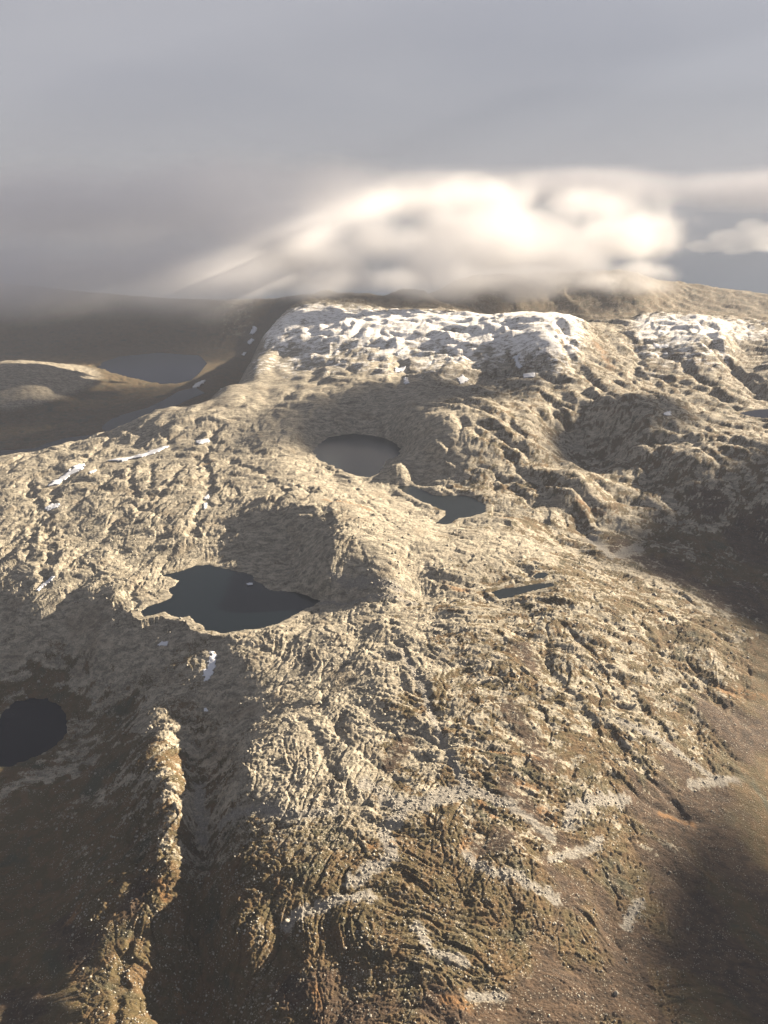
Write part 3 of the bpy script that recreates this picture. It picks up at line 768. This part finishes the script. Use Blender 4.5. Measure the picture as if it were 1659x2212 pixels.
def shade_cloud(x, y, z, rx, ry, rz, seed, mat, label):
    bm = bmesh.new(); bmesh.ops.create_icosphere(bm, subdivisions=5, radius=1.0)
    co = np.array([v.co[:] for v in bm.verts])
    n = pnoise(co[:, 0] * 1.7 + seed, co[:, 1] * 1.7 + co[:, 2], seed) * .35 + pnoise(co[:, 0] * 4 + co[:, 2], co[:, 1] * 4 + seed, seed + 1) * .16 + pnoise(co[:, 0] * 9 - co[:, 2], co[:, 1] * 9, seed + 2) * .08
    co *= (1 + n)[:, None]
    for v, c in zip(bm.verts, co): v.co = (x + c[0] * rx, y + c[1] * ry, z + c[2] * rz)
    m = bpy.data.meshes.new('shade_cloud'); bm.to_mesh(m); bm.free(); m.materials.append(mat)
    o = bpy.data.objects.new('shade_cloud', m); col.objects.link(o); o['kind'] = 'stuff'; o['label'] = label
# each cloud is added out of view to shade a chosen place, along the line to the sun: (shaded place x, y, z, cloud height, rx, ry, rz)
HC = [(-3300, 5800, 700, 4300, 2150, 1600, 300), (-2700, 9400, -100, 5050, 2200, 1500, 280), (700, 960, -280, 4300, 330, 330, 170), (1450, 2500, -80, 4300, 520, 330, 170), (-90, 3500, 80, 4300, 350, 270, 150), (830, 3230, 20, 4300, 200, 210, 120)]
for i, (tx, ty, tz, hz_, rx, ry, rz) in enumerate(HC):
    q_ = (hz_ - tz) / SD.z; x, y = tx + SD.x * q_, ty + SD.y * q_
    shade_cloud(x, y, hz_, rx, ry, rz, 11 + i * 3, thin_mat if i < 2 else shade_cloud_mat, 'high cloud added out of view toward the sun to cast shade')
veil = [blob(330,585,5900,1150,850,360), blob(60,598,5900,1300,900,360), blob(-300,598,5800,1400,900,400), blob(560,480,6300,900,800,330,0.9), blob(200,440,6300,2400,900,430,0.9), blob(760,430,6900,900,700,380,0.8)]
volume_cloud('cloud_veil', veil, 60, cloud_material('veil_vapour', 0.0035, (0.985, 0.985, 1, 1)), 'stuff', 'soft grey cloud hiding the skyline at left', noise_scale=1 / 1300.0, amp=0.75, seed=2.2, soft=1.1)
sheet = [blob(1250,408,15500,2900,2000,420), blob(1700,412,15500,3000,2000,420), blob(980,420,15200,1700,1900,430)]
volume_cloud('cloud_sheet', sheet, 90, cloud_material('sheet_vapour', 0.0011, (0.74, 0.74, 0.77, 1), -0.5), 'stuff', 'pale cloud sheet spread behind the bright cloud bank', noise_scale=1 / 2200.0, amp=0.5, seed=3.1, soft=0.7)
puff = [blob(1590,520,15000,620,500,240), blob(1530,532,15000,420,400,130), blob(1660,515,15000,600,500,260), blob(1620,490,15000,260,300,160)]
volume_cloud('cloud', puff, 42, cloud_material('puff_vapour', 0.0022, (1, 1, 1, 1), 0.0), 'stuff', 'small bright white cloud floating in the blue gap at right', None, noise_scale=1 / 420.0, amp=0.55, seed=5.3, soft=0.35)

k = NT('old_snow')
bs = k.n('ShaderNodeBsdfPrincipled'); bs.inputs['Roughness'].default_value = 0.75
pos = k.n('ShaderNodeNewGeometry').outputs['Position']
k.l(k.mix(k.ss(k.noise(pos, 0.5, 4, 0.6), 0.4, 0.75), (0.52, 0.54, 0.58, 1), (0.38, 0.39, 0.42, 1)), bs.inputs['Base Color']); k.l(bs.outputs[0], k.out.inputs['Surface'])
snow_mat = k.m
def snow_patch(w, size, label, name='snow_patch', cat='snow patch', level=None):
    a = np.array(w); cell = max(size / 46, 0.5)
    # oriented frame along the longest side keeps thin strips smooth
    c = a.mean(0); uu, _, vt = np.linalg.svd(a - c); e1, e2 = vt[0], vt[1]
    q = (a - c) @ vt.T; lo, hi = q.min(0) - cell, q.max(0) + cell
    nu, nv = int((hi[0] - lo[0]) / cell) + 2, max(int((hi[1] - lo[1]) / (cell * 0.6)) + 2, 4)
    gu, gv = np.meshgrid(np.linspace(lo[0], hi[0], nu), np.linspace(lo[1], hi[1], nv))
    px = c[0] + gu * e1[0] + gv * e2[0]; py = c[1] + gu * e1[1] + gv * e2[1]
    k_ = size * 0.05
    jx = px + pnoise(px / k_ / 2, py / k_ / 2, 81) * k_ + pnoise(px / k_ * 1.3, py / k_ * 1.3, 83) * k_ * .5
    jy = py + pnoise(px / k_ / 2, py / k_ / 2, 82) * k_ + pnoise(px / k_ * 1.3, py / k_ * 1.3, 84) * k_ * .5
    ins = inside_poly(jx, jy, w); d = seg_dist(jx, jy, w + [w[0]])
    sc_ = max(py.mean() / 1500.0, 1.0)
    z = (grid_height(px, py) if level is None else level) + 0.35 * sc_ + np.minimum(d * 0.12, 1.1 * sc_)
    idm = -np.ones(ins.shape, int); vs = []; fs = []
    for j in range(nv - 1):
        for i in range(nu - 1):
            if ins[j, i] and ins[j + 1, i] and ins[j, i + 1] and ins[j + 1, i + 1]:
                f = []
                for jj, ii in ((j, i), (j, i + 1), (j + 1, i + 1), (j + 1, i)):
                    if idm[jj, ii] < 0:
                        idm[jj, ii] = len(vs); vs.append((px[jj, ii], py[jj, ii], z[jj, ii]))
                    f.append(idm[jj, ii])
                fs.append(f)
    if not fs: return
    par = list(range(len(vs)))
    def root(q):
        while par[q] != q: par[q] = par[par[q]]; q = par[q]
        return q
    for f in fs:
        for q in f[1:]: par[root(q)] = root(f[0])
    from collections import Counter
    big = Counter(root(f[0]) for f in fs).most_common(1)[0][0]
    fs = [f for f in fs if root(f[0]) == big]
    used = sorted({q for f in fs for q in f}); ren = {q: i for i, q in enumerate(used)}
    vs = [vs[q] for q in used]; fs = [[ren[q] for q in f] for f in fs]
    o = add_mesh(name, vs, fs, snow_mat, 'thing', label, cat, 'old snow patches left in the hollows' if name == 'snow_patch' else None)
    md = o.modifiers.new('depth', 'SOLIDIFY'); md.thickness = 1.2 * sc_; md.offset = -1
    return o
for w, size, lab in patch_world: snow_patch(w, size, lab)
ice = [at(x, y, 0.0) for x, y in [(532,1262),(538,1260),(546,1260),(546,1264),(536,1265)]]
snow_patch(ice, 14.0, 'thin white sliver of ice floating on the teal lake', 'ice_floe', 'ice', level=0.0)

# ------------------------------------------------------------------ boulders
k = NT('pale_boulder')
bs = k.n('ShaderNodeBsdfPrincipled'); bs.inputs['Roughness'].default_value = 0.85
pos = k.n('ShaderNodeNewGeometry').outputs['Position']
k.l(k.mix(k.ss(k.noise(pos, 0.4, 5, 0.7), 0.35, 0.7), (0.15, 0.14, 0.115, 1), (0.36, 0.335, 0.28, 1)), bs.inputs['Base Color']); k.l(bs.outputs[0], k.out.inputs['Surface'])
boulder_mat = k.m
def rock_shape(seed, sub=0):
    r = np.random.default_rng(seed)
    bm = bmesh.new(); bmesh.ops.create_icosphere(bm, subdivisions=max(sub, 1), radius=1.0)
    v = np.array([x.co[:] for x in bm.verts]); f = np.array([[x.index for x in g.verts] for g in bm.faces]); bm.free()
    for _ in range(6):      # chop with random planes for flat angular sides
        n = r.normal(size=3); n /= np.linalg.norm(n); c = r.uniform(0.45, 0.8)
        t = v @ n - c; v -= np.where(t > 0, t, 0)[:, None] * n
    v *= r.uniform(0.7, 1.25, 3); v *= (1 + r.normal(0, 0.05, len(v)))[:, None]
    return v, f
shapes = [rock_shape(100 + i, 1) for i in range(12)]
r = np.random.default_rng(3)
VV, FF, base_i = [], [], 0
n_try = 260000
yy = 640 + (2300 - 640) * r.random(n_try) ** 1.6
ss_ = r.uniform(-0.53, 0.53, n_try); xx = ss_ * yy
zh = grid_height(xx, yy)
dens = 0.10 + 0.9 * grid_height(xx, yy, SCREE) + 0.55 * sstep(0.0, 0.5, pnoise(xx / 60, yy / 45, 91) + pnoise(xx / 17, yy / 14, 92) * .6) * sstep(1700, 950, yy)
dens *= np.where(grid_height(xx, yy, HEATH) > 0.5, 0.18, 1)
keep = r.random(n_try) < dens * 0.26
for key, w in lake_world.items(): keep &= ~inside_poly(xx, yy, w)
xx, yy, zh = xx[keep], yy[keep], zh[keep]
size = (0.6 + 2.4 * r.random(len(xx)) ** 3.5 ) * np.clip(yy / 1100, 0.85, 1.6)
for i in range(len(xx)):
    v, f = shapes[i % 12]; a = r.uniform(0, 6.283); c_, s_ = math.cos(a), math.sin(a)
    q = v * size[i]; q = np.stack([q[:, 0] * c_ - q[:, 1] * s_ + xx[i], q[:, 0] * s_ + q[:, 1] * c_ + yy[i], q[:, 2] * 0.9 + zh[i] + size[i] * 0.25], 1)
    VV.append(q); FF.append(f + base_i); base_i += len(v)
VV = np.concatenate(VV).astype(np.float32); FF = np.concatenate(FF).astype(np.int32)
bmesh_m = bpy.data.meshes.new('boulders')
bmesh_m.vertices.add(len(VV)); bmesh_m.vertices.foreach_set('co', VV.ravel())
bmesh_m.loops.add(FF.size); bmesh_m.polygons.add(len(FF)); bmesh_m.loops.foreach_set('vertex_index', FF.ravel()); bmesh_m.polygons.foreach_set('loop_start', np.arange(0, FF.size, 3, dtype=np.int32))
bmesh_m.update(calc_edges=True); bmesh_m.materials.append(boulder_mat)
bo = bpy.data.objects.new('boulders', bmesh_m); col.objects.link(bo); bo['kind'] = 'stuff'; bo['label'] = 'pale rubble and boulders strewn over the lower slopes'

BIG = [(1331,2148,5.2,'wedge shaped boulder standing in for a dark shadow pit on the brown slope at lower right'),  # boulder put where there is only a pit of shadow
       (620,1990,4.2,'dark block among the rubble below the gully mouth'),
       (800,2195,2.8,'pale boulder near the bottom edge, left of centre'),
       (745,2120,2.6,'pale boulder on the olive slope at lower centre'),
       (1165,1925,2.6,'pale boulder at the lower end of the long scree tongue'),
       (420,1490,3.0,'boulder beside the shaded gully between two snow patches')]
for i, (x, y, sz, lab) in enumerate(BIG):
    hx, hy = hit(x, y); hx, hy = float(hx[0]), float(hy[0])
    v, f = rock_shape(500 + i, 2)
    z = float(grid_height(hx, hy))
    vs = [(a * sz, b * sz, c * sz) for a, b, c in v]
    o = add_mesh('boulder', vs, [tuple(int(q) for q in t) for t in f], boulder_mat, 'thing', lab, 'boulder', 'larger boulders that stand out', smooth=False)
    o.location = (hx, hy, z + sz * 0.3)
